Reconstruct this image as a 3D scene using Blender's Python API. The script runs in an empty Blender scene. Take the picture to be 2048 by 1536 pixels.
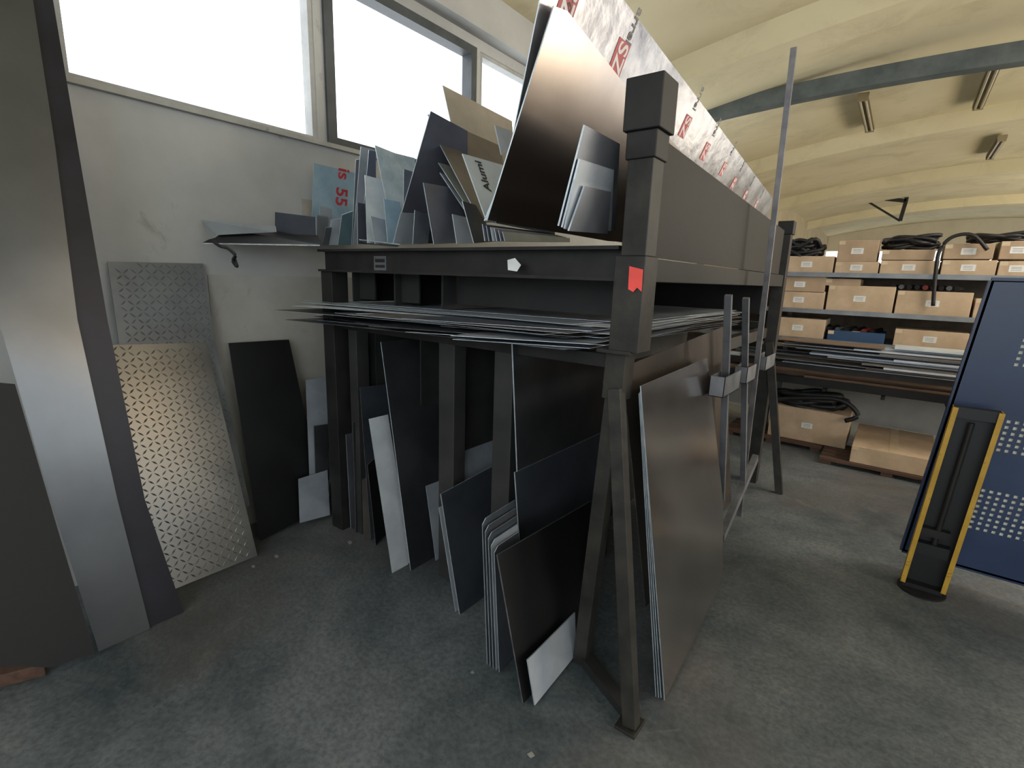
import bpy, bmesh, math, random
from mathutils import Vector, Matrix
random.seed(7)
D=bpy.data; C=bpy.context
COL=C.scene.collection
# ---------------- camera (solved from the vanishing points) ----------------
F=1000.0; H=1.5
a=math.radians(37.2); t_=math.radians(12.0); ro=math.radians(1.9)
h=Vector((-math.sin(a),math.cos(a),0)); r0=Vector((math.cos(a),math.sin(a),0))
Fw=(h*math.cos(t_)-Vector((0,0,math.sin(t_)))); up0=h*math.sin(t_)+Vector((0,0,math.cos(t_)))
R=r0*math.cos(ro)+up0*math.sin(ro); U=up0*math.cos(ro)-r0*math.sin(ro)
O=Vector((0,0,H))
cam=D.cameras.new("camera"); co=D.objects.new("camera",cam); COL.objects.link(co)
cam.sensor_width=36; cam.sensor_fit='HORIZONTAL'; cam.lens=F*36/2048; cam.clip_end=200; cam.clip_start=0.02
M=Matrix((R,U,-Fw)).transposed().to_4x4(); M.translation=O; co.matrix_world=M
C.scene.camera=co
def ray(p): return Fw+R*((p[0]-1024)/F)+U*((768-p[1])/F)
def hz(p,z):
    d=ray(p); return O+d*((z-H)/d.z)
def hy(p,y):
    d=ray(p); return O+d*(y/d.y)
def hx(p,x):
    d=ray(p); return O+d*(x/d.x)
class Pl:
    def __init__(s,p0,p1,e=(0,1,0)):
        s.p=Vector(p0); s.e=Vector(e).normalized(); v=Vector(p1)-Vector(p0); v=v-s.e*v.dot(s.e); s.v=v.normalized(); s.n=s.e.cross(s.v).normalized()
    def hit(s,px):
        d=ray(px); return O+d*((s.p-O).dot(s.n)/d.dot(s.n))
    def off(s,k):
        return Pl(s.p+s.n*k,s.p+s.n*k+s.v,s.e)
def floorlean(b,t):
    A=hz(b,0); return Pl(A,hy(t,A.y))
def lean(b,t,y): return Pl(hy(b,y),hy(t,y))
def LW(x0,x1,z1): return Pl((x0,0,0),(x1,0,z1))
# ---------------- materials ----------------
def lin(c):
    return tuple(((v/255)/12.92 if v/255<=0.04045 else ((v/255+0.055)/1.055)**2.4) for v in c)+(1,)
MC={}
def mat(name,c1,rough=.6,metal=0.,c2=None,scale=6.,stretch=(1,1,1),bump=0.,detail=6,rvar=0.15,lo=.35,hi=.65,bscale=None,stain=None,sscale=2.,slo=.6,shi=.68,bd=.01,bdet=8):
    if name in MC: return MC[name]
    m=D.materials.new(name); m.use_nodes=True; N=m.node_tree.nodes; L=m.node_tree.links
    b=N['Principled BSDF']
    tc=N.new('ShaderNodeTexCoord'); mp=N.new('ShaderNodeMapping'); mp.inputs['Scale'].default_value=stretch
    L.new(tc.outputs['Object'],mp.inputs['Vector'])
    no=N.new('ShaderNodeTexNoise'); no.inputs['Scale'].default_value=scale; no.inputs['Detail'].default_value=detail; no.inputs['Roughness'].default_value=.6
    L.new(mp.outputs[0],no.inputs['Vector'])
    cr=N.new('ShaderNodeValToRGB'); cr.color_ramp.elements[0].position=lo; cr.color_ramp.elements[1].position=hi
    cr.color_ramp.elements[0].color=lin(c1); cr.color_ramp.elements[1].color=lin(c2 or tuple(min(255,v*1.12) for v in c1))
    L.new(no.outputs['Fac'],cr.inputs['Fac']); out=cr.outputs['Color']
    if stain:
        sn=N.new('ShaderNodeTexNoise'); sn.inputs['Scale'].default_value=sscale; sn.inputs['Detail'].default_value=10; sn.inputs['Roughness'].default_value=.72; sn.inputs['Distortion'].default_value=.6
        L.new(mp.outputs[0],sn.inputs['Vector'])
        sr=N.new('ShaderNodeValToRGB'); sr.color_ramp.elements[0].position=slo; sr.color_ramp.elements[1].position=shi
        sr.color_ramp.elements[0].color=(0,0,0,1); sr.color_ramp.elements[1].color=(.7,.7,.7,1); L.new(sn.outputs['Fac'],sr.inputs['Fac'])
        mx=N.new('ShaderNodeMix'); mx.data_type='RGBA'; L.new(sr.outputs[0],mx.inputs[0]); L.new(out,mx.inputs[6]); mx.inputs[7].default_value=lin(stain); out=mx.outputs[2]
    L.new(out,b.inputs['Base Color'])
    mr=N.new('ShaderNodeMapRange'); mr.inputs['To Min'].default_value=max(0.05,rough-rvar/2); mr.inputs['To Max'].default_value=min(1,rough+rvar/2)
    L.new(no.outputs['Fac'],mr.inputs['Value']); L.new(mr.outputs[0],b.inputs['Roughness'])
    b.inputs['Metallic'].default_value=metal
    if bump:
        bn=N.new('ShaderNodeTexNoise'); bn.inputs['Scale'].default_value=bscale or scale*4; bn.inputs['Detail'].default_value=bdet
        L.new(mp.outputs[0],bn.inputs['Vector'])
        bp=N.new('ShaderNodeBump'); bp.inputs['Strength'].default_value=bump; bp.inputs['Distance'].default_value=bd
        L.new(bn.outputs['Fac'],bp.inputs['Height']); L.new(bp.outputs[0],b.inputs['Normal'])
    MC[name]=m; return m
rackm=mat('rack_steel',(36,35,33),.55,.3,(58,55,50),9,bump=.15,stain=(82,74,65),sscale=14,slo=.62,shi=.75)
rackd=mat('rack_steel_dark',(26,26,26),.6,.3,(42,41,39),7,bump=.1,stain=(70,66,60),sscale=12,slo=.63,shi=.78)
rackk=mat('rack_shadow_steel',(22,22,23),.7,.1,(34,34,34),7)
rackv=mat('rack_divider',(42,43,42),.6,.2,(58,58,56),5)
rackb=mat('rack_panel_brown',(25,22,20),.7,.05,(36,32,28),30,bump=.1)
edge=mat('cut_edge',(175,187,195),.35,.6,(205,214,220),20)
edged=mat('cut_edge_dark',(90,92,94),.4,.6,(130,132,133),20)
alu=mat('aluminium',(134,142,152),.38,.8,(158,166,176),5,(1,1,1))
alul=mat('aluminium_light',(168,176,186),.45,.45,(196,203,212),4)
alub=mat('aluminium_blue_film',(136,166,184),.4,.3,(164,190,206),6)
aluw=mat('aluminium_white',(180,187,192),.5,.15,(204,210,214),5)
alup=mat('aluminium_pale_sheet',(136,144,152),.42,.3,(168,175,183),3)
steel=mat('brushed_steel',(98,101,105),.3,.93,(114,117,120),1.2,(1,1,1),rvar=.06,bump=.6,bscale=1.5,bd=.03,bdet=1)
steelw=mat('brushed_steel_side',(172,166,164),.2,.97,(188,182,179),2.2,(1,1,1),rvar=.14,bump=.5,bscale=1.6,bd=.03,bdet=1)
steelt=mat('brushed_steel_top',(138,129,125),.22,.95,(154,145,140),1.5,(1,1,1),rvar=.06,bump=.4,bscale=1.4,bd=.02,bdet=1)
dark=mat('dark_steel',(60,61,64),.36,.6,(80,81,84),2.5)
dark2=mat('dark_blue_steel',(74,79,88),.36,.6,(94,99,109),2.5)
gray=mat('gray_steel',(100,104,112),.38,.65,(124,128,136),3)
purp=mat('gray_violet_steel',(94,97,110),.38,.55,(118,121,134),3)
black=mat('black_sheet',(13,13,15),.45,.1,(21,21,23),5)
beige=mat('beige_sheet',(150,143,132),.6,.1,(168,161,150),4)
olive=mat('olive_sheet',(136,137,126),.55,.2,(156,157,144),4)
brown=mat('brown_sheet',(100,94,88),.5,.4,(122,114,106),4)
filmm=mat('protective_film',(118,116,120),.24,.6,(172,170,172),5,bump=.45,bscale=8)
wrinkle=mat('wrinkled_plastic',(150,172,186),.3,.1,(192,206,214),7,bump=.9,bscale=14)
redp=mat('red_print',(168,52,60),.5,c2=(182,72,78))
redt=mat('red_lettering',(168,42,50),.5,c2=(182,60,68))
grayp=mat('gray_print',(90,88,88),.5)
blackp=mat('black_print',(20,20,22),.5)
whitep=mat('white_print',(200,196,194),.5)
paper=mat('paper',(205,206,204),.8)
papers=mat('paper_dirty',(130,132,128),.8)
tapem=mat('red_tape',(225,76,66),.5)
card=mat('cardboard',(174,151,124),.8,0,(194,170,143),5)
cardd=mat('cardboard_dark',(158,135,110),.8,0,(176,152,126),5)
ptape=mat('packing_tape',(186,166,134),.35)
bluem=mat('blue_paint',(33,50,80),.4,0,(41,60,93),4,stain=(60,74,98),sscale=6,slo=.64,shi=.8)
bluec=mat('blue_crate',(30,60,92),.5)
yel=mat('yellow_paint',(176,136,38),.5,0,(196,154,54),10,stain=(60,50,30),sscale=20,slo=.58,shi=.68)
blk=mat('black_rubber',(16,16,18),.5)
wood=mat('wood',(100,78,62),.7,0,(128,102,82),4,(1,8,8))
woodd=mat('wood_dark',(66,46,36),.7,0,(90,66,52),4,(1,8,8))
shelfm=mat('shelf_steel',(110,114,118),.45,.5,(135,138,140),5)
galv=mat('galvanised',(98,100,104),.45,.5,(124,126,130),8)
wallm=mat('plaster_wall',(158,158,156),.9,0,(180,180,177),1.6,bump=.35,bscale=7,lo=.3,hi=.7,stain=(122,117,110),sscale=3.2,slo=.6,shi=.72)
wallf=mat('plaster_hall',(192,182,158),.9,0,(206,196,172),1.2)
ceilm=mat('vault_plaster',(203,193,160),.9,0,(214,204,172),.8,bump=.1,bscale=10,stain=(178,167,136),sscale=1.0,slo=.5,shi=.7)
winm=mat('window_frame_light',(150,150,148),.6,0,(170,170,168),6)
wind=mat('window_frame_dark',(52,56,60),.5,0,(70,74,78),6)
archm=mat('steel_arch_green',(76,84,86),.6,.2,(98,106,106),5)
lampm=mat('lamp_body',(130,118,92),.6)
tubem=mat('lamp_tube',(160,152,126),.3)
def floor_mat():
    m=D.materials.new('concrete_floor'); m.use_nodes=True; N=m.node_tree.nodes; L=m.node_tree.links; b=N['Principled BSDF']
    tc=N.new('ShaderNodeTexCoord')
    def noise(s,d,r,dist=0):
        n=N.new('ShaderNodeTexNoise'); n.inputs['Scale'].default_value=s; n.inputs['Detail'].default_value=d; n.inputs['Roughness'].default_value=r; n.inputs['Distortion'].default_value=dist
        L.new(tc.outputs['Object'],n.inputs['Vector']); return n
    def ramp(n,p0,p1,c0,c1):
        r=N.new('ShaderNodeValToRGB'); r.color_ramp.elements[0].position=p0; r.color_ramp.elements[1].position=p1; r.color_ramp.elements[0].color=c0; r.color_ramp.elements[1].color=c1
        L.new(n.outputs['Fac'],r.inputs['Fac']); return r
    n1=noise(1.3,9,.68,.4); n2=noise(55,6,.6); n3=noise(3.5,10,.76,.8); n4=noise(.55,4,.5)
    c1=ramp(n1,.34,.66,lin((56,66,72)),lin((104,109,112)))
    c2=ramp(n2,.35,.68,(.66,.66,.66,1),(1.28,1.28,1.27,1))
    mx=N.new('ShaderNodeMix'); mx.data_type='RGBA'; mx.blend_type='MULTIPLY'; mx.inputs[0].default_value=.85
    L.new(c1.outputs[0],mx.inputs[6]); L.new(c2.outputs[0],mx.inputs[7])
    c4=ramp(n4,.5,.62,(0,0,0,1),(.45,.45,.45,1))
    m1=N.new('ShaderNodeMix'); m1.data_type='RGBA'; L.new(c4.outputs[0],m1.inputs[0]); L.new(mx.outputs[2],m1.inputs[6]); m1.inputs[7].default_value=lin((98,88,84))
    c3=ramp(n3,.61,.74,(0,0,0,1),(.6,.6,.6,1))
    m2=N.new('ShaderNodeMix'); m2.data_type='RGBA'; L.new(c3.outputs[0],m2.inputs[0]); L.new(m1.outputs[2],m2.inputs[6]); m2.inputs[7].default_value=lin((138,134,128))
    L.new(m2.outputs[2],b.inputs['Base Color'])
    rr=ramp(n3,.3,.7,(.4,.4,.4,1),(.62,.62,.62,1)); L.new(rr.outputs[0],b.inputs['Roughness'])
    bp=N.new('ShaderNodeBump'); bp.inputs['Strength'].default_value=.3; bp.inputs['Distance'].default_value=.01; L.new(n2.outputs['Fac'],bp.inputs['Height']); L.new(bp.outputs[0],b.inputs['Normal'])
    return m
floorm=floor_mat()
def glass_mat():
    m=D.materials.new('window_glass'); m.use_nodes=True; N=m.node_tree.nodes; L=m.node_tree.links; N.clear()
    o=N.new('ShaderNodeOutputMaterial'); mx=N.new('ShaderNodeMixShader'); mx.inputs[0].default_value=.06
    tr=N.new('ShaderNodeBsdfTransparent'); gl=N.new('ShaderNodeBsdfGlossy'); gl.inputs['Roughness'].default_value=.05
    L.new(tr.outputs[0],mx.inputs[1]); L.new(gl.outputs[0],mx.inputs[2]); L.new(mx.outputs[0],o.inputs[0]); return m
glassm=glass_mat()
# ---------------- mesh helpers ----------------
def setmeta(o,label=None,category=None,group=None,kind=None):
    if label: o["label"]=label
    if category: o["category"]=category
    if group: o["group"]=group
    if kind: o["kind"]=kind
def mk(name,V,Fc,mats,parent=None,fm=None,smooth=False,**k):
    V=[Vector(v) for v in V]
    lo=Vector((min(v.x for v in V),min(v.y for v in V),min(v.z for v in V))); hi=Vector((max(v.x for v in V),max(v.y for v in V),max(v.z for v in V)))
    c=(lo+hi)/2
    me=D.meshes.new(name); me.from_pydata([v-c for v in V],[],Fc)
    if not isinstance(mats,(list,tuple)): mats=[mats]
    for m in mats: me.materials.append(m)
    if fm:
        for p,i in zip(me.polygons,fm): p.material_index=i
    bm=bmesh.new(); bm.from_mesh(me); bmesh.ops.recalc_face_normals(bm,faces=bm.faces); bm.to_mesh(me); bm.free()
    if smooth:
        for p in me.polygons: p.use_smooth=True
    o=D.objects.new(name,me); COL.objects.link(o)
    o["_w"]=list(c)
    if parent: o.parent=parent; o.location=c-Vector(parent["_w"])
    else: o.location=c
    setmeta(o,**k); return o
def empty(name,loc,**k):
    o=D.objects.new(name,None); COL.objects.link(o); o.location=loc; o["_w"]=list(loc); o.empty_display_size=.1; setmeta(o,**k); return o
class G:
    def __init__(s): s.V=[]; s.F=[]; s.M=[]
    def add(s,V,F,m=0):
        n=len(s.V); s.V+= [Vector(v) for v in V]; s.F+=[tuple(i+n for i in f) for f in F]; s.M+=[m]*len(F)
    def box(s,lo,hi,m=0):
        x0,y0,z0=lo; x1,y1,z1=hi
        s.add([(x0,y0,z0),(x1,y0,z0),(x1,y1,z0),(x0,y1,z0),(x0,y0,z1),(x1,y0,z1),(x1,y1,z1),(x0,y1,z1)],
         [(0,3,2,1),(4,5,6,7),(0,1,5,4),(1,2,6,5),(2,3,7,6),(3,0,4,7)],m)
    def beam(s,p,q,w,d,m=0,side=None):
        p=Vector(p);q=Vector(q); ax=(q-p).normalized(); sd=Vector(side) if side else (Vector((1,0,0)) if abs(ax.x)<.8 else Vector((0,1,0)))
        u=(sd-ax*sd.dot(ax)).normalized(); v=ax.cross(u)
        V=[]
        for c in (p,q):
            for i,j in((-1,-1),(1,-1),(1,1),(-1,1)): V.append(c+u*(i*w/2)+v*(j*d/2))
        s.add(V,[(0,3,2,1),(4,5,6,7),(0,1,5,4),(1,2,6,5),(2,3,7,6),(3,0,4,7)],m)
    def cyl(s,p,q,r,n=12,m=0,r2=None):
        p=Vector(p);q=Vector(q); ax=(q-p).normalized(); sd=Vector((1,0,0)) if abs(ax.x)<.8 else Vector((0,1,0))
        u=(sd-ax*sd.dot(ax)).normalized(); v=ax.cross(u); r2=r if r2 is None else r2
        V=[p+(u*math.cos(2*math.pi*i/n)+v*math.sin(2*math.pi*i/n))*r for i in range(n)]+[q+(u*math.cos(2*math.pi*i/n)+v*math.sin(2*math.pi*i/n))*r2 for i in range(n)]
        s.add(V,[tuple(range(n-1,-1,-1)),tuple(range(n,2*n))]+[(i,(i+1)%n,n+(i+1)%n,n+i) for i in range(n)],m)
    def prism(s,P,off,m=0,me=None):
        n=len(P); P=[Vector(p) for p in P]; off=Vector(off)
        if me is None: me=m
        k=len(s.V); s.V+=P+[p+off for p in P]
        s.F+=[tuple(k+i for i in range(n)),tuple(k+n+i for i in range(n-1,-1,-1))]; s.M+=[m,m]
        for i in range(n):
            j=(i+1)%n; s.F.append((k+i,k+n+i,k+n+j,k+j)); s.M.append(me)
    def make(s,name,mats,parent=None,bevel=0,**k):
        o=mk(name,s.V,s.F,mats,parent,s.M,**k)
        if bevel:
            b=o.modifiers.new('bevel','BEVEL'); b.width=bevel; b.segments=2; b.limit_method='ANGLE'
        return o
def sheet(name,poly,pl,m,label,thick=.004,group=None,e=None,category="metal sheet",zmin=0.002,bend=True):
    P=[]
    for px in poly:
        q=pl.hit(px)
        if q.z<zmin:
            q=q+pl.v*((zmin-q.z)/pl.v.z)
        P.append(q)
    g=G(); g.prism(P,-pl.n*thick,0,1)
    o=g.make(name,[m,e or edge],label=label,category=category,group=group)
    return o
def text(body,size,pos,right,upv,m,parent,name='lettering'):
    cu=D.curves.new('txt','FONT'); cu.body=body; cu.size=size; cu.align_x='CENTER'; cu.align_y='CENTER'; cu.extrude=.0004; cu.offset=size*.02
    o=D.objects.new('txt',cu); COL.objects.link(o)
    dg=C.evaluated_depsgraph_get(); me=D.meshes.new_from_object(o.evaluated_get(dg)); D.objects.remove(o)
    right=Vector(right).normalized(); upv=Vector(upv).normalized(); n=right.cross(upv)
    mm=Matrix((right,upv,n)).transposed().to_4x4(); me.transform(mm)
    me.materials.clear(); me.materials.append(m)
    q=D.objects.new(name,me); COL.objects.link(q); q.parent=parent; q.location=Vector(pos)-Vector(parent["_w"]); return q
def tube(name,pts,r,m,parent=None,**k):
    P=[Vector(p) for p in pts]; S=[]
    n=len(P)
    for i in range(n-1):
        p0=P[max(0,i-1)];p1=P[i];p2=P[i+1];p3=P[min(n-1,i+2)]
        for j in range(5):
            t=j/5; S.append(.5*((2*p1)+(p2-p0)*t+(2*p0-5*p1+4*p2-p3)*t*t+(3*p1-p0-3*p2+p3)*t**3))
    S.append(P[-1]); V=[];Fc=[];K=8
    for i,s in enumerate(S):
        d=(S[min(i+1,len(S)-1)]-S[max(i-1,0)]).normalized(); sd=Vector((0,0,1)) if abs(d.z)<.9 else Vector((1,0,0))
        u=d.cross(sd).normalized(); v=d.cross(u)
        for q in range(K): V.append(s+(u*math.cos(2*math.pi*q/K)+v*math.sin(2*math.pi*q/K))*r)
    for i in range(len(S)-1):
        for q in range(K): Fc.append((i*K+q,i*K+(q+1)%K,(i+1)*K+(q+1)%K,(i+1)*K+q))
    Fc.append(tuple(range(K))); Fc.append(tuple((len(S)-1)*K+q for q in range(K-1,-1,-1)))
    return mk(name,V,Fc,m,parent,smooth=True,**k)
# ---------------- room ----------------
WX=-2.9; XR=7.0; Y0=-4.0; Y1=25.0; WT=.08
g=G(); g.box((WX-.3,Y0-.2,-.1),(XR+.3,Y1+.2,0)); g.make('floor',floorm,kind='structure')
def zc(x): return 3.55+.55*(1-((x-2.05)/4.95)**2)
wins=[(.66,1.83),(1.89,3.21),(3.27,4.7),(5.3,8.2),(-3.0,-.3)]
ZS,ZT=2.26,3.22
g=G()
g.box((WX-WT,Y0,0),(WX,Y1,ZS)); g.box((WX-WT,Y0,ZT),(WX,Y1,3.62))
ys=sorted(wins); prev=Y0
for y0,y1 in ys:
    g.box((WX-WT,prev,ZS),(WX,y0,ZT)); prev=y1
g.box((WX-WT,prev,ZS),(WX,Y1,ZT))
g.make('wall_west',wallm,kind='structure')
g=G(); g.box((WX,1.15,1.45),(WX+.008,9,1.465)); g.box((WX,1.15,0),(WX+.006,9,1.45)); g.make('trim_1',mat('plaster_dado',(148,145,139),.9,0,(170,167,161),1.8,bump=.3,bscale=8,stain=(116,110,102),sscale=3,slo=.6,shi=.72),kind='structure')
g=G(); g.box((WX,Y0,2.235),(WX+.03,5,2.26)); g.make('trim_2',mat('sill',(156,154,148),.8,stain=(120,114,106),sscale=8),kind='structure')
g=G(); g.box((WX,Y0,3.3),(WX+.12,9,3.6)); g.make('trim_3',wallm,kind='structure')
g=G(); g.box((WX,9,0),(WX+.12,Y1,3.6)); g.make('trim_9',mat('hall_cladding',(150,138,112),.9,0,(166,152,124),1.5),kind='structure')
for i,(y0,y1) in enumerate(wins):
    g=G(); m=wind if i==1 else winm; w=.06 if i==1 else .03
    x0,x1=WX-WT,WX-.005
    if i==1: x1=WX+.02
    g.box((x0,y0,ZS),(x1,y0+w,ZT)); g.box((x0,y1-w,ZS),(x1,y1,ZT)); g.box((x0,y0+w,ZS),(x1,y1-w,ZS+w*.7)); g.box((x0,y0+w,ZT-w),(x1,y1-w,ZT))
    o=g.make('window_%d'%(i+1),m,kind='structure')
    g=G(); g.box((WX-.065,y0+w-.002,ZS+w*.7-.002),(WX-.059,y1-w+.002,ZT-w+.002)); g.make('pane',glassm,o)
g=G()
g.box((WX-.25,Y1,0),(XR+.25,Y1+.2,2.35)); g.box((WX-.25,Y1,3.0),(XR+.25,Y1+.2,4.3))
for x in (-2.9,-.5,2,4.5,6.8): g.box((x-.1,Y1,2.35),(x+.1,Y1+.2,3.0))
g.make('wall_north',wallf,kind='structure')
g=G(); g.box((XR,Y0,0),(XR+.2,Y1,1.0)); g.box((XR,Y0,3.2),(XR+.2,Y1,3.7))
for y in range(-4,25,4): g.box((XR,y,1.0),(XR+.2,y+.5,3.2))
g.make('wall_east',wallf,kind='structure')
g=G(); g.box((WX-.25,Y0-.2,0),(XR+.2,Y0,.8)); g.box((WX-.25,Y0-.2,3.1),(XR+.2,Y0,4.3)); g.box((WX-.25,Y0-.2,.8),(-1.5,Y0,3.1)); g.box((4.5,Y0-.2,.8),(XR+.2,Y0,3.1))
g.make('wall_south',wallm,kind='structure')
V=[];Fc=[];n=40
for i in range(n+1):
    x=WX-.25+(XR-WX+.5)*i/n
    for y in (Y0-.2,Y1+.2):
        for dz in (0,.12): V.append((x,y,zc(x)+dz))
for i in range(n):
    k=i*4; Fc+=[(k,k+4,k+6,k+2),(k+1,k+3,k+7,k+5),(k,k+1,k+5,k+4),(k+2,k+6,k+7,k+3)]
Fc+=[(0,2,3,1),(n*4,n*4+1,n*4+3,n*4+2)]
mk('ceiling',V,Fc,ceilm,kind='structure',smooth=False)
def rib(name,y0,y1,f0,f1,m,x0=WX+.001,x1=XR-.001):
    V=[];Fc=[];n=40
    for i in range(n+1):
        x=x0+(x1-x0)*i/n
        for y in (y0,y1): V+= [(x,y,f0(x)),(x,y,f1(x))]
    for i in range(n):
        k=i*4; Fc+=[(k,k+4,k+6,k+2),(k+1,k+3,k+7,k+5),(k,k+1,k+5,k+4),(k+2,k+6,k+7,k+3)]
    Fc+=[(0,2,3,1),(n*4,n*4+1,n*4+3,n*4+2)]
    mk(name,V,Fc,m,kind='structure')
k=4
for y in (5.4,10,14.2,19.2):
    rib('trim_%d'%k,y,y+.4,lambda x:zc(x)-.24,lambda x:zc(x)+.02,ceilm); k+=1
fa=lambda x:3.74-.022*(x+.2)**2
rib('trim_%d'%k,7.0,7.16,lambda x:fa(x)-.09,lambda x:fa(x)+.09,archm,WX+.001,3.4)
k+=1
# ---------------- rack ----------------
rack=empty('sheet_metal_rack',(-1.6,2.85,0),label="dark steel sheet rack with upper tray, side panel and braced posts",category="storage rack")
def part(name,lo,hi,m=rackm,bevel=.003):
    g=G(); g.box(lo,hi); return g.make(name,m,rack,bevel=bevel)
px_,py_=-.70,1.58
def sq(name,cx,cy,s,z0,z1,m=rackm): return part(name,(cx-s/2,cy-s/2,z0),(cx+s/2,cy+s/2,z1),m)
sq('post',px_,py_,.085,1.58,1.93)
g=G(); s=.06
g.box((px_-s,py_-s,1.95),(px_+s,py_+s,2.1)); g.box((px_-.05,py_-.05,1.87),(px_+.05,py_+.05,1.95)); g.make('post_cap',rackd,rack,bevel=.004)
sq('post_sleeve',px_-.005,py_,.105,1.27,1.58)
g=G(); g.beam((-.735,py_,1.27),(-.74,py_,1.1),.075,.075); g.beam((-.735,py_,1.275),(-.735,py_,1.262),.125,.125); g.make('post_joint',rackm,rack,bevel=.002)
g=G(); g.beam((-.742,py_,1.12),(-.80,py_,.0),.055,.055); g.make('post',rackm,rack,bevel=.002)
ft=hz((1262,1455),0)
g=G(); g.beam((-.728,py_-.03,1.14),(ft.x,ft.y,.012),.048,.045); g.box((ft.x-.045,ft.y-.04,0),(ft.x+.03,ft.y+.05,.012)); g.make('strut',rackm,rack,bevel=.002)
g=G(); g.beam((-.83,py_+.02,.02),(ft.x,ft.y+.02,.02),.05,.035); g.make('foot',rackk,rack,bevel=.002)
g=G(); q=[(px_-.002,py_-.0577,1.548),(px_+.045,py_-.0577,1.538),(px_+.046,py_-.0577,1.47),(px_+.03,py_-.0577,1.482),(px_+.018,py_-.0577,1.468),(px_+.0,py_-.0577,1.476)]
g.prism(q,(0,-.001,0)); g.make('red_tape',tapem,rack,label="torn strip of red tape")
sq('post',-.72,4.1,.08,0,1.86); part('post_cap',(-.77,4.05,1.86),(-.67,4.15,1.95),rackd)
g=G(); g.beam((-.72,4.06,1.1),(-.5,3.98,.0),.05,.045); g.make('strut',rackm,rack)
sq('post',-2.47,1.62,.10,0,1.5,rackd); sq('post',-2.47,4.1,.09,0,1.5,rackd)
zb0,zb1=1.50,1.615
def channel_x(y,x0,x1,z0,z1,name='beam',m=rackm):
    g=G(); g.box((x0,y,z0+.012),(x1,y+.012,z1-.012)); g.box((x0,y-.045,z1-.012),(x1,y+.04,z1)); g.box((x0,y-.045,z0),(x1,y+.04,z0+.012)); return g.make(name,m,rack)
b1=channel_x(1.6,-2.52,-.76,zb0,zb1,m=rackd); channel_x(4.05,-2.52,-.76,zb0,zb1)
g=G(); g.box((-.76,1.65,1.50),(-.69,4.06,1.58)); g.make('beam',rackd,rack,bevel=.003)
g=G(); g.box((-2.52,1.66,1.50),(-2.43,4.0,1.58)); g.make('beam',rackd,rack,bevel=.003)
g=G(); g.box((-2.43,1.66,1.565),(-.77,4.04,1.585))
g.make('tray_floor',rackd,rack)
P=[(-.72,1.64,1.585),(-.72,4.0,1.585),(-.72,4.0,1.88),(-.72,1.64,1.975)]
g=G(); g.prism(P,(.006,0,0)); g.make('side_panel',rackb,rack,label="brown-black steel side panel")
for pxx in (692,775,870):
    x=hy((pxx,580),1.62).x
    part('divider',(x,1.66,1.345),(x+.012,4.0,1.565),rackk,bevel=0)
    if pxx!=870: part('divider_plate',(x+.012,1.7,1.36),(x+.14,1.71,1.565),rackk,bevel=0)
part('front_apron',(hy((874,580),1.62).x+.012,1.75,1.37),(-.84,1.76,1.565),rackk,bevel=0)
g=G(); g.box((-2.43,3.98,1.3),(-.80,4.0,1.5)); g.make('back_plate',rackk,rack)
g=G(); g.box((-2.43,1.62,1.195),(-.80,1.68,1.242)); g.make('deck_beam',rackd,rack)
g=G(); g.box((-2.43,4.0,1.195),(-.80,4.06,1.242)); g.make('deck_beam',rackd,rack)
for pxx,wd in ((705,.035),(893,.05),(1008,.05)):
    x=hy((pxx,700),1.62).x
    g=G(); g.box((x-wd,1.62,0),(x+wd,1.70,1.195)); g.make('upright',rackv,rack,bevel=.003)
    g=G(); g.box((x-.006,1.70,.02),(x+.006,3.9,1.19)); g.make('divider',rackv,rack)
for pxx in (660,748,838,930):
    x=hy((pxx,700),1.75).x
    g=G(); g.box((x-.004,1.76,.02),(x+.004,3.9,1.19)); g.make('divider',rackv,rack)
g=G(); g.box((-.80,1.62,1.13),(-.745,4.06,1.2)); g.make('rail',rackm,rack)
g=G(); P=[hy(p,1.551) for p in ((1015,520),(1030,516),(1042,530),(1034,543),(1016,540))]
g.prism(P,(0,-.0006,0)); g.make('paper_scrap',paper,rack,label="torn white paper scrap")
g=G(); A=hy((748,512),1.599); B=hy((773,541),1.599)
g.box((A.x,1.5975,B.z),(B.x,1.5995,A.z)); g.box((A.x+.01,1.5972,B.z+.012),(B.x-.01,1.5975,B.z+.026),1); g.box((A.x+.01,1.5972,A.z-.03),(B.x-.01,1.5975,A.z-.014),1); g.make('sticker',[galv,rackd],rack)
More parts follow.
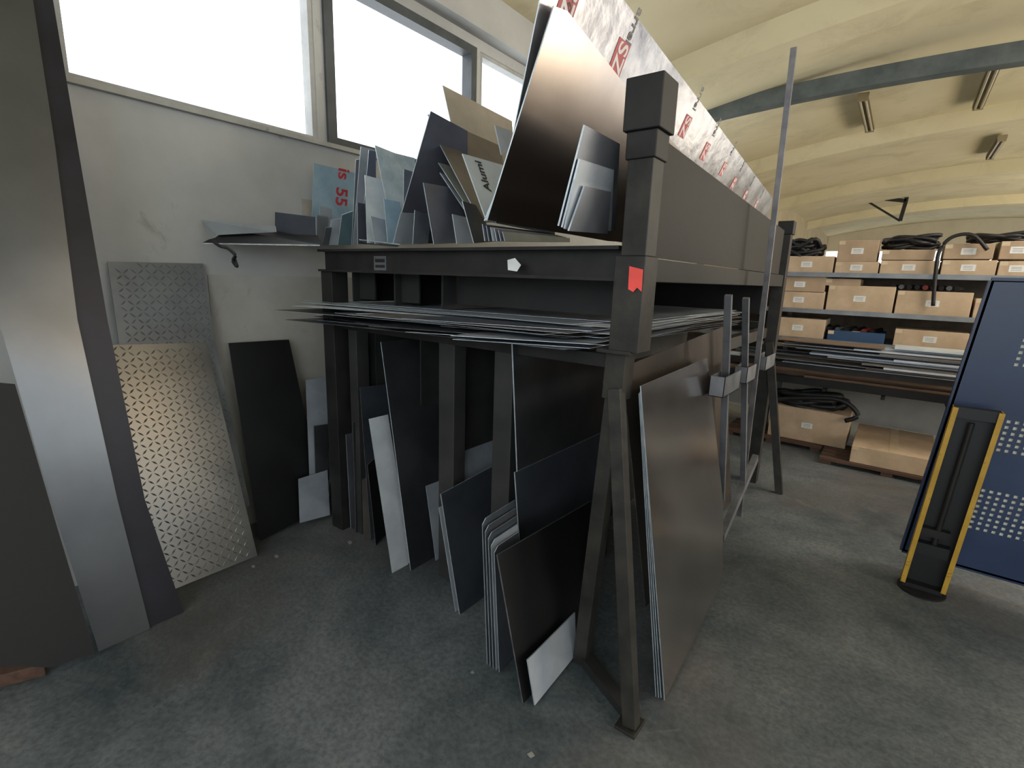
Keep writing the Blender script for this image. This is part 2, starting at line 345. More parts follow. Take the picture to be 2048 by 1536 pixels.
# ---------------- sheet stack in the middle ----------------
z=1.243
mids=[gray,dark2,dark,brown,gray,alup]
tops=[alup,gray,alul,alup,brown,aluw,gray,alup,aluw,alul]
for i in range(27):
    m=mids[i%6] if i<16 else tops[(i-16)%10]
    xl=random.choice([-2.58,-2.5,-2.45,-2.3,-2.05,-1.8,-1.6]) if i not in (19,21,24,25) else -2.6
    yf=1.40+random.uniform(-.14,.16)-(.08 if xl>-1.9 else 0)
    if i in (5,11,15): xl=-1.35; yf=1.25
    ang=random.uniform(-.11,.11); xr=-.80+random.uniform(-.12,0.0)
    if i>22: ang=random.uniform(-.13,.02)
    yb=yf+random.uniform(1.9,2.4)
    c=Vector(((xl+xr)/2,(yf+yb)/2,0)); P=[]
    for x,y in ((xl,yf+random.uniform(0,.16)),(xr,yf+random.uniform(0,.1)+.25),(xr,yb),(xl,yb)):
        v=Vector((x,y,0))-c; v.rotate(Matrix.Rotation(ang,3,'Z')); P.append(Vector((max(-2.85,min(-.79,v.x+c.x)),min(3.96,max(1.22,v.y+c.y)),z)))
    g=G(); g.prism(P,(0,0,.0015),0,1)
    g.make('metal_sheet',[m,edge if i%3==2 or i>16 else edged],label="thin metal sheet lying flat in a stack on the rack",category="metal sheet",group="flat sheets stacked on the middle deck")
    z+=.0015+random.uniform(.0008,.0036)
# ---------------- lower standing sheets ----------------
GL="offcuts standing in the lower bays"
def low(poly,b,t,m,label,thick=.004,e=None,name='metal_sheet'):
    return sheet(name,poly,floorlean(b,t),m,label,thick,GL,e)
low([(762,684),(872,673),(880,1000),(878,1110),(822,1142)],(822,1142),(762,684),dark,"tall dark sheet with bright cut edge standing in rack bay",.005)
low([(738,838),(776,829),(822,1118),(816,1132),(785,1147)],(785,1147),(738,838),aluw,"narrow pale aluminium strip leaning at the rack foot",.004)
low([(720,775),(775,768),(795,1040),(742,1082)],(742,1082),(720,775),dark2,"dark blue-gray steel offcut standing in rack bay",.004,edged)
low([(706,845),(755,838),(772,1030),(712,1066)],(712,1066),(706,845),dark,"dark steel offcut standing in rack bay",.004,edged)
low([(692,870),(722,862),(735,1030),(702,1058)],(702,1058),(692,870),gray,"gray steel offcut standing in rack bay",.004,edge)
low([(735,930),(762,905),(780,1060),(752,1092)],(752,1092),(735,930),black,"black steel offcut standing in rack bay",.004,edged)
low([(725,960),(742,950),(752,1070),(728,1082)],(728,1082),(725,960),brown,"brownish steel offcut standing in rack bay",.004,edged)
low([(852,972),(888,958),(905,1100),(872,1122)],(872,1122),(852,972),alul,"small pale aluminium offcut beside a divider",.004)
low([(895,768),(992,750),(1000,1110),(940,1150)],(940,1150),(895,768),gray,"gray aluminium sheet standing behind a shorter one",.005)
low([(908,842),(918,838),(992,822),(1000,1125),(948,1163)],(948,1163),(908,838),alup,"light gray aluminium sheet with rounded corner",.005)
low([(897,862),(915,862),(935,1030),(922,1045)],(958,1180),(897,862),black,"narrow black strip between gray sheets",.003,edged)
low([(882,988),(990,930),(1040,950),(1040,1150),(920,1230)],(920,1230),(882,988),dark2,"blue-gray steel sheet standing at the rack end",.006)
low([(878,1015),(885,1012),(920,1222),(912,1226)],(910,1226),(878,1015),alul,"thin pale strip leaning on a gray sheet",.004)
for i in range(5):
    dx=i*6
    low([(965+dx,1050+i*14),(972+dx,1036+i*14),(1030+dx*.3,1000+i*16),(1048+dx*.5,1270),(975+dx,1330+i*4)],(975+dx,1330+i*4),(965+dx,1040+i*14),[alu,gray,alu,alul,gray][i],["gray aluminium sheet in a tight bundle","dull gray sheet in a tight bundle","gray aluminium sheet with cut corner in bundle","pale aluminium sheet in a tight bundle","dull gray sheet at the edge of a bundle"][i],.003)
low([(1025,685),(1214,656),(1214,1140),(1047,1255)],(1047,1255),(1025,685),dark,"tall dark steel sheet filling the rack bay",.006)
low([(1030,945),(1210,862),(1210,1150),(1052,1266)],(1052,1266),(1030,945),dark2,"blue-black steel sheet leaning in front of a taller one",.006)
low([(995,1110),(1182,1002),(1160,1296),(1047,1408)],(1047,1408),(995,1110),black,"matt black sheet leaning on the rack post",.006,edged)
low([(1055,1320),(1150,1225),(1153,1308),(1070,1412)],(1070,1412),(1055,1320),alul,"small pale offcut leaning on a black sheet",.005)
pr=floorlean((1330,1402),(1282,772))
sheet('metal_sheet',[(1282,772),(1415,716),(1447,1010),(1445,1160),(1330,1402)],pr,steelw,"large brushed steel sheet leaning on the rack side",.004,GL)
for i in (1,2,3):
    q=pr.off(-.010*i)
    sheet('metal_sheet',[(1285-i*2,778+i*3),(1410,722),(1440,1010),(1440,1150),(1328-i*5,1396)],q,alu,"aluminium sheet in a bundle leaning on the rack side",.004,GL)
q=LW(-.735,-.735,1)
sheet('metal_sheet',[(1246,735),(1450,652),(1462,1010),(1290,1230)],q,mat('brown_steel',(70,63,58),.4,.5,(84,76,69),4),"brown steel sheet standing along the rack side",.004,GL,edged)
# ---------------- upper sheets ----------------
GU="offcuts standing in the upper tray"
def upp(poly,b,t,y,m,label,thick=.004,e=None):
    return sheet('metal_sheet',poly,lean(b,t,y),m,label,thick,GU,e,zmin=0)
up1=lean((975,440),(1112,0),1.40)
fp=up1.off(-.03)
fs=sheet('metal_sheet',[(1094,-70),(1180,-80),(1248,0),(1545,396),(1532,462),(1250,486),(992,446)],fp,filmm,"tall aluminium sheet with printed protective film",.004,GU)
sheet('metal_sheet',[(975,440),(1108,12),(1135,22),(1252,172),(1400,348),(1525,470),(1480,500),(1215,482)],up1,steelt,"large brushed steel sheet leaning on the rack post",.005,GU)
for i in range(3):
    q=up1.off(-.04-.02*i)
    sheet('metal_sheet',[(1078-i*8+8,78+i*60),(1092,90+i*50),(1110,470),(975-i*3,442)],q,[alul,aluw,alu][i],"narrow pale aluminium sheet beside the large one",.004,GU)
for i,(lx,ly,s) in enumerate([(1238,116,.11),(1370,253,.10),(1410,303,.09),(1446,338,.08),(1467,366,.075),(1490,390,.07),(1512,408,.065),(1136,6,.11)]):
    p=fp.hit((lx,ly))+fp.n*.0012
    g=G(); P=[p+fp.e*u*s*.42+fp.v*w*s*.5 for u,w in ((-1,-1),(1,-1),(1,1),(-1,1))]
    g.prism(P,fp.n*.0004); g.make('printed_mark',redp,fs)
    text("SZ",s*.85,p+fp.n*.001,-fp.v,fp.e,whitep,fs)
    text("arrel",s*.55,fp.hit((lx+30-i*3,ly-62+i*7))+fp.n*.0012,-fp.v,fp.e,grayp,fs)
u2=lean((1118,455),(1170,250),1.33)
sheet('metal_sheet',[(1170,250),(1240,288),(1230,462),(1118,452)],u2,gray,"small gray plate leaning on the large sheet",.006,GU)
for i,(pl_) in enumerate([[(1160,318),(1228,340),(1222,462),(1125,455)],[(1150,360),(1220,378),(1215,464),(1130,458)],[(1170,372),(1222,384),(1216,468),(1138,462)]]):
    sheet('metal_sheet',pl_,u2.off(.012*(i+1)),[alup,alup,gray][i],["gray small plate in a stack","light gray small plate in a stack","dull small plate on top of a stack"][i],.006,GU)
upp([(597,352),(630,352),(634,490),(612,490)],(612,490),(597,352),1.70,beige,"narrow beige strip standing at the tray end")
s55=upp([(628,326),(714,347),(708,490),(622,490)],(622,490),(628,326),1.72,alub,"light blue sheet with red printed lettering")
p55=lean((622,490),(628,326),1.72)
text("is",.11,p55.hit((687,348))+p55.n*.001,-p55.v,p55.e,redt,s55)
text("55",.11,p55.hit((682,394))+p55.n*.001,-p55.v,p55.e,redt,s55)
upp([(634,430),(656,433),(656,490),(634,490)],(634,490),(634,430),1.66,alu,"short gray sheet standing in the tray")
upp([(640,412),(664,418),(664,490),(640,490)],(640,490),(640,412),1.68,alup,"short pale sheet standing in the tray")
upp([(652,455),(664,455),(658,490),(645,490)],(645,490),(652,455),1.58,gray,"short gray offcut standing at the tray edge",.004,edged)
upp([(684,430),(706,422),(702,490),(676,490)],(676,490),(684,430),1.60,mat('teal_steel',(88,112,120),.4,.4,(110,134,142),4),"small blue-green sheet standing in the tray")
upp([(662,440),(684,436),(680,490),(658,490)],(658,490),(662,440),1.62,alul,"small pale offcut standing in the tray")
upp([(712,320),(722,318),(715,488),(704,488)],(704,488),(712,320),1.70,gray,"narrow gray strip behind others in the tray")
upp([(722,293),(752,300),(752,488),(706,488)],(706,488),(722,293),1.66,alup,"tall light gray strip standing upright")
upp([(738,300),(752,303),(752,488),(722,488)],(722,488),(738,300),1.62,purp,"tall gray-violet strip standing upright")
upp([(715,405),(742,410),(748,488),(716,488)],(716,488),(715,405),1.56,dark2,"short dark blue-gray offcut standing upright")
upp([(730,350),(772,362),(788,486),(735,486)],(762,486),(730,350),1.60,aluw,"pale green-white sheet standing in the tray")
upp([(742,432),(772,440),(784,488),(750,488)],(750,488),(742,432),1.52,alup,"small pale offcut leaning in the tray")
upp([(768,398),(800,404),(812,488),(776,488)],(776,488),(768,398),1.57,alub,"small bluish offcut leaning in the tray")
upp([(808,338),(834,346),(842,486),(806,486)],(806,486),(808,338),1.62,alu,"gray sheet standing behind a violet one")
upp([(905,428),(938,436),(958,486),(914,487)],(914,487),(905,428),1.485,alup,"pale small offcut at the tray edge")
sw=upp([(750,290),(790,306),(830,316),(828,400),(840,486),(790,486)],(792,486),(750,290),1.64,wrinkle,"sheet wrapped in wrinkled blue-white plastic")
upp([(862,222),(935,262),(935,440),(925,486),(786,488)],(786,488),(862,222),1.56,purp,"large gray-violet sheet leaning sideways")
upp([(802,426),(856,428),(852,488),(786,489)],(786,489),(802,426),1.53,alup,"small gray offcut at the tray edge")
upp([(830,420),(862,432),(856,488),(826,488)],(826,488),(830,420),1.51,alu,"small light gray offcut at the tray edge")
upp([(847,365),(907,376),(948,484),(868,488)],(868,488),(847,365),1.50,purp,"dark violet-gray offcut leaning sideways")
upp([(925,402),(952,410),(992,482),(948,486)],(948,486),(925,402),1.50,dark,"dark narrow offcut at the tray edge")
upp([(885,170),(1024,242),(1040,440),(945,440)],(945,440),(885,170),1.95,beige,"tall beige sheet fanned out behind others")
upp([(855,228),(1002,292),(1020,440),(966,445)],(966,445),(855,228),1.70,brown,"brown-gray sheet with bright edge in a fan")
upp([(866,262),(905,262),(985,440),(964,448)],(964,448),(866,262),1.66,brown,"dull sheet with bright edge in a fan")
upp([(877,325),(930,340),(965,440),(962,456)],(962,456),(877,325),1.66,olive,"olive-tinted sheet in a fan")
upp([(880,345),(892,350),(968,450),(958,462)],(958,462),(880,345),1.64,alu,"gray sheet with bright edge in a fan")
kp=lean((973,441),(925,307),1.48)
ka=sheet('metal_sheet',[(925,307),(1006,330),(1020,440),(973,441)],kp,aluw,"white sheet with black printed lettering",.004,GU,None,zmin=0)
text("Alumi",.055,kp.hit((966,352))+kp.n*.0015,kp.v,-kp.e,blackp,ka)
upp([(990,250),(1024,262),(1020,300),(1003,310)],(1003,400),(990,250),1.62,alul,"small pale sheet behind the large one")
for i in range(6):
    y=1.42+i*.012
    upp([(965+i*8,448+i*3),(1100+i*8,466+i*2),(1110+i*6,484),(970+i*8,482)],(970+i*8,484),(965+i*8,448+i*3),y,[gray,dark2,alul,gray,purp,alu][i],"low thin offcut at the tray edge",.003)
g=G(); P=[hy((718,478),1.54),hy((800,488),1.50),hy((795,492),1.62),hy((722,486),1.66)]
g.prism(P,(0,0,-.004),0,1); g.make('metal_sheet',[aluw,edge],label="pale strip lying across the tray edge",category="metal sheet",group=GU)
g=G(); P=[hy((405,488),1.1),hy((640,492),1.5),hy((634,466),1.75),hy((455,461),1.25)]
g.prism(P,(0,0,.006),0,1); g.make('metal_sheet',[black,edged],label="black sheet overhanging the tray toward the wall",category="metal sheet",group=GU)
g=G(); P=[hy((550,424),1.5),hy((631,434),1.58),hy((632,470),1.58),hy((550,468),1.5)]
g.prism(P,(0,.004,0),0,1); g.make('metal_sheet',[dark2,edge],label="small dark blue-gray sheet on overhanging black sheet",category="metal sheet",group=GU)
g=G(); P=[hy((402,440),1.12),hy((550,452),1.4),hy((552,464),1.4),hy((455,462),1.25),hy((435,470),1.18),hy((420,482),1.14)]
g.prism(P,(0,.003,0),0,1); g.make('metal_sheet',[mat('reflection_sheet',(110,114,116),.6,.2,(132,136,138),4),edge],label="thin sheet shaped as the reflection on overhanging black sheet",category="metal sheet",group=GU)  # reflected light on the overhanging sheet, built as its own thin sheet
tube('cable_tie',[hy((425,482),1.11),hy((440,492),1.11),hy((455,496),1.13),hy((470,510),1.14),hy((466,522),1.14),hy((474,533),1.14),hy((470,520),1.15)],.008,blk,label="black strap dangling under the overhanging sheet",category="strap")
# ---------------- sheets leaning at the wall ----------------
GW="sheets leaning against the wall"
def chk(poly,pl,label,m):
    P=[]
    for px in poly:
        q=pl.hit(px)
        if q.z<.002: q=q+pl.v*((.002-q.z)/pl.v.z)
        P.append(q)
    g=G(); g.prism(P,-pl.n*.004,0,1)
    uv=[((p-P[0]).dot(pl.e),(p-P[0]).dot(pl.v)) for p in P]
    def ins(x,y):
        c=False;n=len(uv)
        for i in range(n):
            x1,y1=uv[i];x2,y2=uv[i-1]
            if (y1>y)!=(y2>y) and x<(x2-x1)*(y-y1)/(y2-y1)+x1: c=not c
        return c
    xs=[q[0] for q in uv]; yy=[q[1] for q in uv]; sp=.029
    j=0; y=min(yy)
    while y<max(yy):
        x=min(xs); i=0
        while x<max(xs):
            if ins(x,y) and ins(x+.014,y+.014) and ins(x-.014,y-.014):
                an=math.pi/4 if (i+j)%2 else -math.pi/4
                dx,dy=math.cos(an),math.sin(an); c=P[0]+pl.e*x+pl.v*y
                A=pl.e*dx+pl.v*dy; B=-pl.e*dy+pl.v*dx
                V=[c+A*.0165,c+B*.0042,c-A*.0165,c-B*.0042,c+A*.008+pl.n*.0018,c-A*.008+pl.n*.0018]
                g.add(V,[(0,1,4),(1,2,5,4),(2,3,5),(3,0,4,5)],0)
            x+=sp; i+=1
        y+=sp; j+=1
    return g.make('checker_plate',[m,edged],label=label,category="metal plate",group=GW)
chk([(215,523),(406,527),(432,690),(500,1010),(400,1070),(300,1120)],LW(-2.72,-2.885,1.62),"taller dull diamond-pattern steel plate against the wall",mat('checker_dull',(104,106,107),.45,.45,(126,128,128),4))
fa_=hz((515,1112),0)
chk([(215,690),(412,685),(515,1112),(345,1180),(290,1200)],Pl(fa_,(-2.83,fa_.y,1.14)),"shiny diamond-pattern steel plate in front of a taller one",mat('checker_shiny',(120,120,117),.33,.75,(140,139,135),3))
sheet('metal_sheet',[(457,686),(578,679),(634,935),(655,1010),(520,1086)],LW(-2.66,-2.86,1.15),black,"black sheet leaning against the plaster wall",.004,GW,edged)
sheet('metal_sheet',[(612,760),(665,752),(668,935),(652,1000),(622,1020)],LW(-2.62,-2.78,1.0),alup,"narrow pale sheet leaning beside the rack",.004,GW)
sheet('metal_sheet',[(628,852),(655,848),(658,960),(632,975)],LW(-2.61,-2.74,1.0),dark,"small dark offcut leaning on a pale sheet",.004,GW,edged)
sheet('metal_sheet',[(597,958),(655,940),(660,1030),(600,1046)],LW(-2.60,-2.66,.5),alup,"small light gray offcut standing on the floor",.004,GW)
sheet('metal_sheet',[(655,808),(706,798),(712,1000),(668,1040)],LW(-2.56,-2.60,1),alup,"gray sheet standing beside the rack post",.004,GW)
pw=LW(-2.30,-2.80,3.0)
sheet('metal_sheet',[(-60,-60),(58,-60),(66,0),(110,290),(155,640),(235,1000),(303,1272),(200,1312),(95,980),(-60,440)],pw,steel,"tall narrow brushed steel sheet leaning against the wall",.004,GW)
sheet('metal_sheet',[(50,-60),(98,-60),(106,0),(155,290),(215,640),(290,1000),(372,1250),(290,1280),(120,640),(50,0)],pw.off(-.012),mat('dark_violet_steel',(26,27,36),.4,.3,(38,39,48),4),"tall dark steel sheet behind the brushed one",.006,GW,edged)
sheet('metal_sheet',[(-60,760),(30,768),(110,1040),(190,1306),(100,1335),(-60,1330)],LW(-2.24,-2.6,1.6),mat('black_oxide_sheet',(10,11,13),.6,0,(17,18,20),5),"black steel sheet leaning low against the wall",.004,GW,edged)
g=G(); P=[hz((-60,1392),.0),hz((92,1352),.0),hz((98,1320),.0),hz((-60,1345),.0)]
g.prism(P,(0,0,.05)); g.make('wooden_batten',woodd,bevel=.003,label="short brown wooden batten lying on the floor",category="wood")
for (x,y,s,m) in [(553,1113,5,papers),(507,1133,4,papers),(945,1345,4,papers),(1062,1510,8,papers),(800,1310,6,galv),(420,1470,6,galv),(700,1085,5,papers)]:
    P=[hz((x+s*math.cos(t),y+s*.8*math.sin(t)),.001) for t in (0.3,1.7,3.3,4.9)]
    g=G(); g.prism(P,(0,0,.002)); g.make('metal_scrap' if m is galv else 'paper_scrap',m,label="tiny scrap lying on the concrete floor",category="scrap",group="scraps on the floor")
# ---------------- stand with poles at the rack side ----------------
st=empty('profile_stand',(-.6,3.05,0),label="galvanised upright stand with short trays beside the rack",category="stand")
def polep(a_,b_,w,x=-.6,m=galv,name='upright',zb=None):
    A=hx(a_,x); B=hx(b_,x)
    if zb is not None: B.z=zb
    g=G(); g.beam(A,B,w,w*.7); return g.make(name,m,st,bevel=.001)
polep((1457,590),(1443,1000),.03); polep((1492,596),(1486,960),.03)
A=hx((1442,1075),-.6); B=hx((1511,915),-.6); A.z=max(A.z,.03)
g=G(); g.beam(A,B,.035,.05); g.make('brace',galv,st)
for (x0,y0,x1,y1,xx) in [(1446,758,1480,796,-.56),(1492,738,1512,768,-.57),(1530,716,1550,742,-.58)]:
    A=hx((x0,y1),xx); B=hx((x1,y0),xx); ya,yb=sorted((A.y,B.y)); za=A.z; zb=hx((x0,y0),xx).z; 
    g=G(); t=.003; x_0,x_1=xx-.065,xx
    g.box((x_0,ya,za),(x_1,yb,za+t)); g.box((x_1-t,ya,za),(x_1,yb,zb)); g.box((x_0,ya,za),(x_0+t,yb,zb)); g.box((x_0,ya,za),(x_1,ya+t,zb))
    g.make('tray',galv,st)
A=hx((1588,95),-.6); B=hx((1478,1032),-.6)
g=G(); g.beam(A,(B.x,B.y,max(.0,B.z)),.028,.016); g.make('steel_pole',mat('pole_steel',(98,96,100),.4,.5,(130,126,126),8),label="long flat steel bar standing upright beside the rack",category="pole",bevel=.001)
# ---------------- shelving with boxes ----------------
SY=5.5
def sz(py,px=1700): return hy((px,py),SY).z
sh=empty('storage_shelving',(0,5.9,0),label="long gray metal shelving holding cardboard boxes and profiles",category="shelving")
xl,xr=-2.1,1.9
levels=[sz(547),sz(623),sz(684)]
for z_ in levels:
    g=G(); g.box((xl,SY,z_-.03),(xr,SY+.8,z_)); g.box((xl,SY-.006,z_-.035),(xr,SY,z_+.006)); g.make('shelf',shelfm,sh)
zlow=sz(775)
g=G(); g.box((xl,SY-.02,zlow-.03),(xr,SY+.05,zlow+.04)); g.box((xl,SY+.7,zlow-.03),(xr,SY+.76,zlow+.04))
for i in range(9): g.beam((xl+.3+i*.45,SY-.05,zlow-.05),(xl+.3+i*.45,SY+.75,zlow-.05),.03,.03)
g.make('beam',rackd,sh)
for x in (xl,-.95,.95,xr):
    for y in (SY+.02,SY+.76):
        g=G(); g.box((x-.02,y,0),(x+.02,y+.04,levels[0]+.02)); g.make('upright',shelfm,sh)
g=G(); g.box((xl,SY+.8,zlow),(xr,SY+.81,levels[0]-.02)); g.make('backdrop_panel',mat('shelf_dim_backdrop',(80,70,60),.8,0,(120,104,88),5),sh)  # dark panel added in place of the dim hall seen between the boxes
g=G(); g.box((xl,SY+.8,.12),(xr,SY+.81,zlow-.06)); g.make('backdrop_panel',mat('shelf_pale_backdrop',(170,166,158),.8,0,(190,186,178),3),sh,label="added pale board in place of the bright background under the shelf")  # pale board added for the whitish background seen beneath the shelves
def cbox(x0,y0,x1,y1,depth=.4,y=SY+.02,base=None,m=card,lab=True,label="cardboard box with white label on metal shelf",group="cardboard boxes on the shelving",name='cardboard_box',cat="box"):
    A=hy((x0,y1),y); B=hy((x1,y1),y); T=hy((x0,y0),y); z0=A.z if base is None else base; z1=z0+(T.z-A.z)
    g=G(); g.box((A.x,y,z0),(B.x,y+depth,z1))
    o=g.make(name,m,bevel=.004,label=label,category=cat,group=group)
    xm=(A.x+B.x)/2
    if lab:
        g=G(); w=.045; zz=z0+(z1-z0)*.5; g.box((xm-w,y-.001,zz-.024),(xm+w,y,zz+.026)); g.make('label',paper,o)
        g=G()
        for k_ in range(3): g.box((xm-w*.7,y-.0014,zz-.014+k_*.012),(xm+w*.6,y-.001,zz-.011+k_*.012))
        g.make('print_lines',grayp,o)
    g=G(); g.box((A.x+.003,y-.0012,z1-.035),(A.x+.05,y-.0004,z1-.004)); g.box((xm-.03,y+.002,z1),(xm+.03,y+depth-.002,z1+.001)); g.make('tape',ptape,o)
    return o
L0,L1,L2=levels
for b in [(1560,515,1664,547),(1668,524,1755,547),(1758,520,1875,547),(1880,518,1990,548),(1994,518,2070,548)]:
    cbox(*b,base=L0+.001)
for b in [(1672,482,1752,524),(1762,500,1868,520),(1885,488,1985,518),(1996,482,2070,518)]:
    zz=L0+.003+{1672:sz(524)-sz(547),1762:sz(520)-sz(547),1885:sz(518)-sz(547),1996:sz(518)-sz(547)}[b[0]]
    cbox(*b,base=zz,m=cardd,lab=b[0]!=1762)
for b in [(1545,588,1645,622),(1650,572,1784,622),(1788,577,1940,624),(1946,585,2060,625)]:
    cbox(*b,base=L1+.001)
cbox(1548,556,1648,587,base=L1+.002+sz(588)-sz(622),m=cardd)
cbox(1540,645,1645,682,base=L2+.001); cbox(1786,650,1936,684,base=L2+.001)
cbox(1650,557,1720,571,base=L1+.003+sz(572)-sz(622),m=cardd,lab=False)
cr_=cbox(1652,664,1768,684,base=L2+.001,m=bluec,lab=False,label="blue plastic crate filled with small parts",group=None,name='plastic_crate',cat="crate")
for i in range(16):
    xx_=1656+i*18 if i<7 else 1790+(i-7)*16
    zb_=L2+.10 if i<7 else L1+.002+sz(577)-sz(624)
    p=hy((xx_,600),SY+.1)
    if i<7: g=G(); g.cyl((p.x-.03,SY+.1,zb_),(p.x+.03,SY+.3,zb_+.012),.02,10)
    else: g=G(); g.cyl((p.x-.03,SY+.06,zb_+.022),(p.x+.02,SY+.3,zb_+.022),.02,10)
    g.make('machine_part',[blk,rackd,galv,rackd,blk,mat('faded_red',(120,50,42),.6)][i%6],label="small dark part lying among goods on the shelf",category="part",group="small parts on the shelving")
pm=[galv,wood,aluw,brown,alul,wood,aluw]
for i in range(13):
    yy=SY+.02+i*.055; zz=zlow+.041
    for k_ in range(4):
        g=G(); g.box((xl+random.uniform(.4,1.6),yy+random.uniform(-.03,0 if i else .0),zz+k_*.046),(xr-random.uniform(.0,1.2),yy+.045,zz+k_*.046+.02+.02*random.random())); g.make('metal_profile',random.choice(pm),label="long straight profile lying on the shelving",category="profile",group="long profiles on the shelving")
bn=empty('profile_bench',(.0,5.15,0),label="low dark steel bench carrying loose boards and strips",category="bench")
zt=hy((1700,738),5.0).z
g=G(); g.box((-1.2,5.0,zt-.05),(1.9,5.04,zt)); g.box((-1.2,5.36,zt-.05),(1.9,5.40,zt)); g.make('beam',rackd,bn)
for x in (-.9,.8,1.7):
    g=G(); g.box((x-.02,5.02,zt-.08),(x+.02,5.42,zt-.05)); g.box((x-.02,5.38,0),(x+.02,5.42,zt-.05)); g.make('leg',rackd,bn)
zz=zt+.002
for i in range(20):
    x0_=-1.15+random.uniform(0,1.2); x1_=min(2.0,x0_+random.uniform(.7,2.2)); y0_=5.0+random.uniform(-.06,.1); w_=random.uniform(.12,.3); an=random.uniform(-.03,.03); th=random.choice([.004,.006,.012,.016])
    g=G(); P=[(x0_,y0_,zz),(x1_,y0_+an*(x1_-x0_),zz),(x1_,min(5.46,y0_+w_),zz),(x0_,min(5.46,y0_+w_),zz)]; g.prism(P,(0,0,th))
    g.make('loose_board',random.choice([aluw,wood,alul,brown,cardd,galv,alup]),label="thin loose board lying on the steel bench",category="board",group="loose boards on the bench"); zz+=th+.001
cbox(1532,822,1692,884,depth=.5,y=5.35,base=.06,label="large cardboard box standing on a pallet",group="boxes under the shelving")
cbox(1700,878,1880,912,depth=.9,y=4.98,base=.06,m=card,lab=False,label="long flat cardboard package on a pallet",group="boxes under the shelving")
for (x0_,x1_,ya_) in [(-1.25,-.38,5.28),(-.36,.6,4.95)]:
    g=G()
    for i in range(5): g.box((x0_,ya_+i*.12,.035),(x1_,ya_+.08+i*.12,.058))
    for x in (x0_+.05,(x0_+x1_)/2,x1_-.05): g.box((x-.04,ya_+.01,0),(x+.04,ya_+.55,.035))
    g.make('pallet',woodd,label="low wooden pallet under a box",category="pallet",group="low pallets")
def coil(cx,cy,y,rx,rz,n,label,r=.012,seed=1):
    rr=random.Random(seed); pts=[]
    c=hy((cx,cy),y)
    for i in range(n*6):
        t=i*math.pi/3+rr.uniform(-.3,.3); k_=rr.uniform(.6,1.05)
        pts.append((c.x+rx*k_*math.cos(t),c.y+.14+.12*k_*math.sin(t),c.z+rz*rr.uniform(-.5,.5)+rz*.3*math.sin(t/2.3)))
    tube('cable_coil',pts,r,blk,label=label,category="cable",group="black cable bundles")
coil(1605,498,SY+.0,.17,.14,12,"coiled black cable heap on the top shelf",.018,1); coil(1820,484,SY+.02,.2,.09,8,"black cable bundle on cardboard boxes",.016,2)
coil(1615,803,5.38,.32,.10,12,"thick black hoses heaped on a cardboard box",.026,3); coil(2010,472,SY+.02,.2,.06,5,"black cable bundle on stacked boxes",.014,4)
tube('cable',[hy(p,SY-.02) for p in ((1870,560),(1866,612),(1872,540),(1880,500),(1905,474),(1945,470),(1975,500))],.014,blk,label="black cable hanging over the shelf front",category="cable")
tube('cable',[hy(p,5.31) for p in ((1540,800),(1600,796),(1680,800),(1716,830),(1690,842))],.02,blk,label="black hose drooping over a box",category="cable")
# ---------------- blue perforated panel ----------------
bp_=empty('perforated_panel_stand',(.75,3.3,0),label="blue painted steel panel with square perforations",category="tool panel")
c=.0145; nx,nz=68,100; X0,Z0=.21,.11; sh_=.0013*.0145/.0165
regs=[(9,67,15,31),(11,67,44,56),(12,67,73,86)]
bm=bmesh.new(); vs={}
def vv(i,j):
    if (i,j) not in vs: vs[(i,j)]=bm.verts.new((i*c-nx*c/2+ sh_*j,0,j*c-nz*c/2))
    return vs[(i,j)]
for i in range(nx):
    for j in range(nz):
        hole=False
        for (a0,a1,b0,b1) in regs:
            if a0<=i<a1 and b0<=j<b1 and (i-a0)%2==0 and (j-b0)%2==0: hole=True
        if not hole: bm.faces.new((vv(i,j),vv(i+1,j),vv(i+1,j+1),vv(i,j+1)))
me=D.meshes.new('panel'); bm.to_mesh(me); bm.free(); me.materials.append(bluem)
o=D.objects.new('panel',me); COL.objects.link(o); o.parent=bp_; o["_w"]=[0,0,0]
o.location=Vector((X0+nx*c/2,3.3,Z0+nz*c/2))-Vector(bp_["_w"]); md=o.modifiers.new('s','SOLIDIFY'); md.thickness=.002
q=sh_*nz
g=G(); g.beam((X0,3.32,.11),(X0+q,3.32,1.56),.02,.04); g.beam((X0+nx*c,3.32,.11),(X0+nx*c+q,3.32,1.56),.02,.04); g.beam((X0+q,3.32,1.565),(X0+nx*c+q,3.32,1.565),.04,.02); g.beam((X0,3.32,.11),(X0+nx*c,3.32,.11),.04,.02)
g.make('frame',bluem,bp_)
g=G()
for (a0,a1,b0,b1) in regs:
    g.prism([(X0+(a0-1)*c+sh_*b0,3.312,Z0+(b0-1)*c),(X0+a1*c+sh_*b0,3.312,Z0+(b0-1)*c),(X0+a1*c+sh_*b1,3.312,Z0+b1*c),(X0+(a0-1)*c+sh_*b1,3.312,Z0+b1*c)],(0,.004,0))
g.make('bright_backing',mat('cream_backing',(235,226,205),.7),bp_,label="added cream board brightening the perforations")  # cream board added so the holes look bright from the front
for x in (X0+.15,X0+nx*c-.1):
    g=G(); g.box((x-.02,3.31,0),(x+.02,3.35,.11)); g.box((x-.03,3.28,0),(x+.03,3.7,.02)); g.make('leg',bluem,bp_)
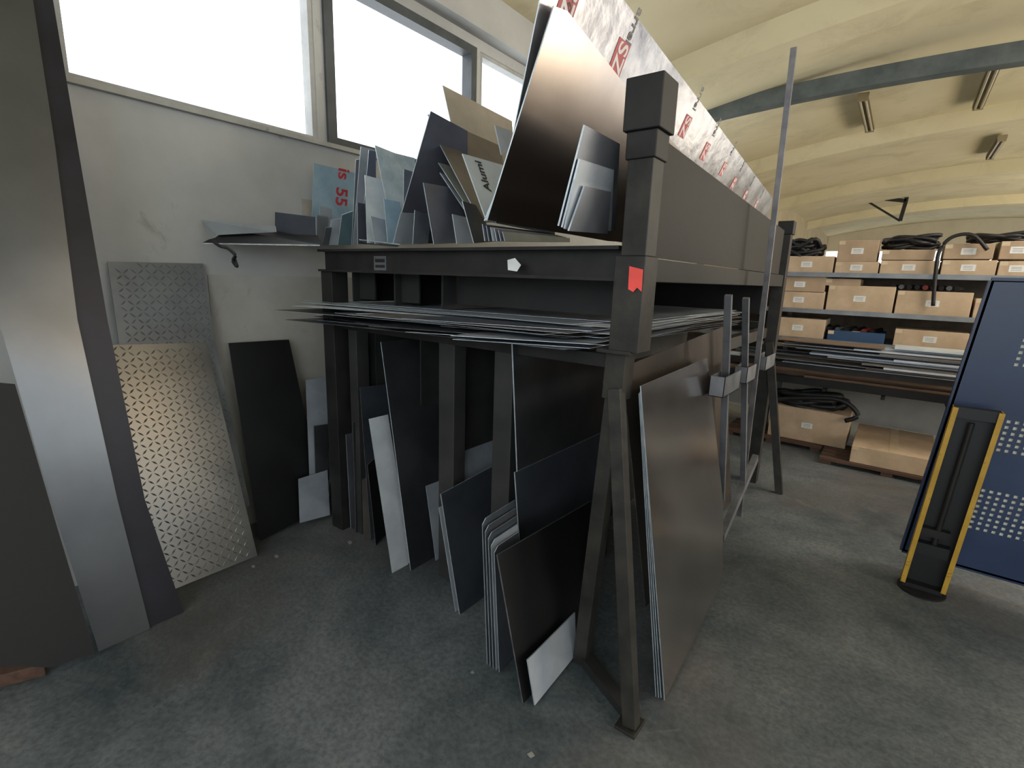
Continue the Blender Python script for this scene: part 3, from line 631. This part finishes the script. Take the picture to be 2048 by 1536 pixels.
# ---------------- yellow guard post ----------------
fb=hz((1842,1180),0)
gp=empty('safety_post',(fb.x,fb.y,0),label="short yellow and black channel post on round base",category="safety post")
x,y=fb.x,fb.y; lx=.055
g=G(); g.cyl((x,y,0),(x,y,.008),.10,28); g.box((x-.08,y-.02,.008),(x+.08,y+.04,.03)); g.make('base',blk,gp)
g=G(); g.prism([(x-.085,y+.03,.03),(x+.085,y+.03,.03),(x+.085+lx,y+.03,.97),(x-.085+lx,y+.03,.97)],(0,.01,0)); g.box((x-.06,y-.02,.2),(x+.07,y+.03,.26)); g.box((x-.03,y-.02,.92),(x+.135,y+.03,.972)); g.make('channel_body',blk,gp)
for sx in (-1,1):
    g=G(); g.beam((x+sx*.085,y+.005,.03),(x+sx*.085+lx,y+.005,.97),.006,.07); g.beam((x+sx*.08,y-.031,.03),(x+sx*.08+lx,y-.031,.97),.020,.005); g.make('flange',yel,gp)
g=G(); g.box((x-.05,y-.015,.3),(x+.06,y+.03,.34)); g.cyl((x+.01,y,.26),(x+.045,y,.9),.012,10); g.make('inner_rod',rackd,gp)
# ---------------- ceiling lamps and bracket ----------------
for i,(lx,y0,y1) in enumerate([(-.76,8.0,9.6),(.42,8.0,9.6),(.9,11.8,13.3)]):
    z0=zc(lx)-.1
    g=G(); g.box((lx-.06,y0,z0),(lx+.06,y1,z0+.06)); g.box((lx-.02,y0+.3,z0+.06),(lx+.02,y0+.34,zc(lx))); g.box((lx-.02,y1-.34,z0+.06),(lx+.02,y1-.3,zc(lx)))
    o=g.make('fluorescent_lamp',lampm,label="unlit fluorescent batten lamp under the vaulted ceiling",category="lamp",group="ceiling lamps")
    for s in (-.03,.03):
        g=G(); g.cyl((lx+s,y0+.03,z0-.02),(lx+s,y1-.03,z0-.02),.014,10); g.make('tube',tubem,o)
    for yy in (y0,y1-.03):
        g=G(); g.box((lx-.055,yy,z0-.035),(lx+.055,yy+.03,z0)); g.make('socket',lampm,o)
g=G(); yb=17.8
A,B,Cc=[hy(p,yb) for p in ((1695,390),(1812,402),(1800,442))]
g.beam(A,B,.09,.09,side=(0,1,0)); g.beam(B,Cc,.09,.09,side=(0,1,0)); g.beam(A.lerp(B,.2),Cc,.05,.05,side=(0,1,0)); g.beam(A,(A.x,A.y,zc(A.x)+.01),.09,.09,side=(0,1,0)); g.beam(B,(B.x,B.y,zc(B.x)+.01),.09,.09,side=(0,1,0))
g.make('steel_bracket',rackd,label="dark steel hoist bracket fixed under the ceiling",category="bracket")
# ---------------- light ----------------
w=D.worlds.new('world'); C.scene.world=w; w.use_nodes=True
bg=w.node_tree.nodes['Background']; bg.inputs[0].default_value=(.9,.96,1,1); bg.inputs[1].default_value=3.3
def area(loc,tgt,sx,sy,e,col):
    l=D.lights.new('area','AREA'); l.shape='RECTANGLE'; l.size=sx; l.size_y=sy; l.energy=e; l.color=col
    o=D.objects.new('area_light',l); COL.objects.link(o); o.location=loc; o.rotation_euler=(Vector(tgt)-Vector(loc)).to_track_quat('-Z','Y').to_euler()
area((5.5,8,1.6),(-1,9,3.2),5,1.5,215,(1,.85,.62))
area((5.5,16,1.6),(0,17,3.2),5,1.5,190,(1,.85,.62))
area((.3,-2.8,2.9),(-1.6,3,1.0),3,1.6,42,(.85,.93,1))  # added cool fill from behind the camera
area((4.0,2.8,2.75),(-.5,2.6,.6),.8,.4,30,(1,.70,.38))
area((2.2,4.4,3.1),(-.1,4.9,.3),1.2,.6,62,(1,.9,.76))  # light added to brighten the shelving and the floor before it
area((1.5,4.5,.95),(-.6,1.9,.95),.5,.5,7,(1,.90,.80))  # low light added for a bright streak on the leaning side sheet
C.scene.view_settings.view_transform='Standard'
for o in D.objects:
    if "_w" in o: del o["_w"]
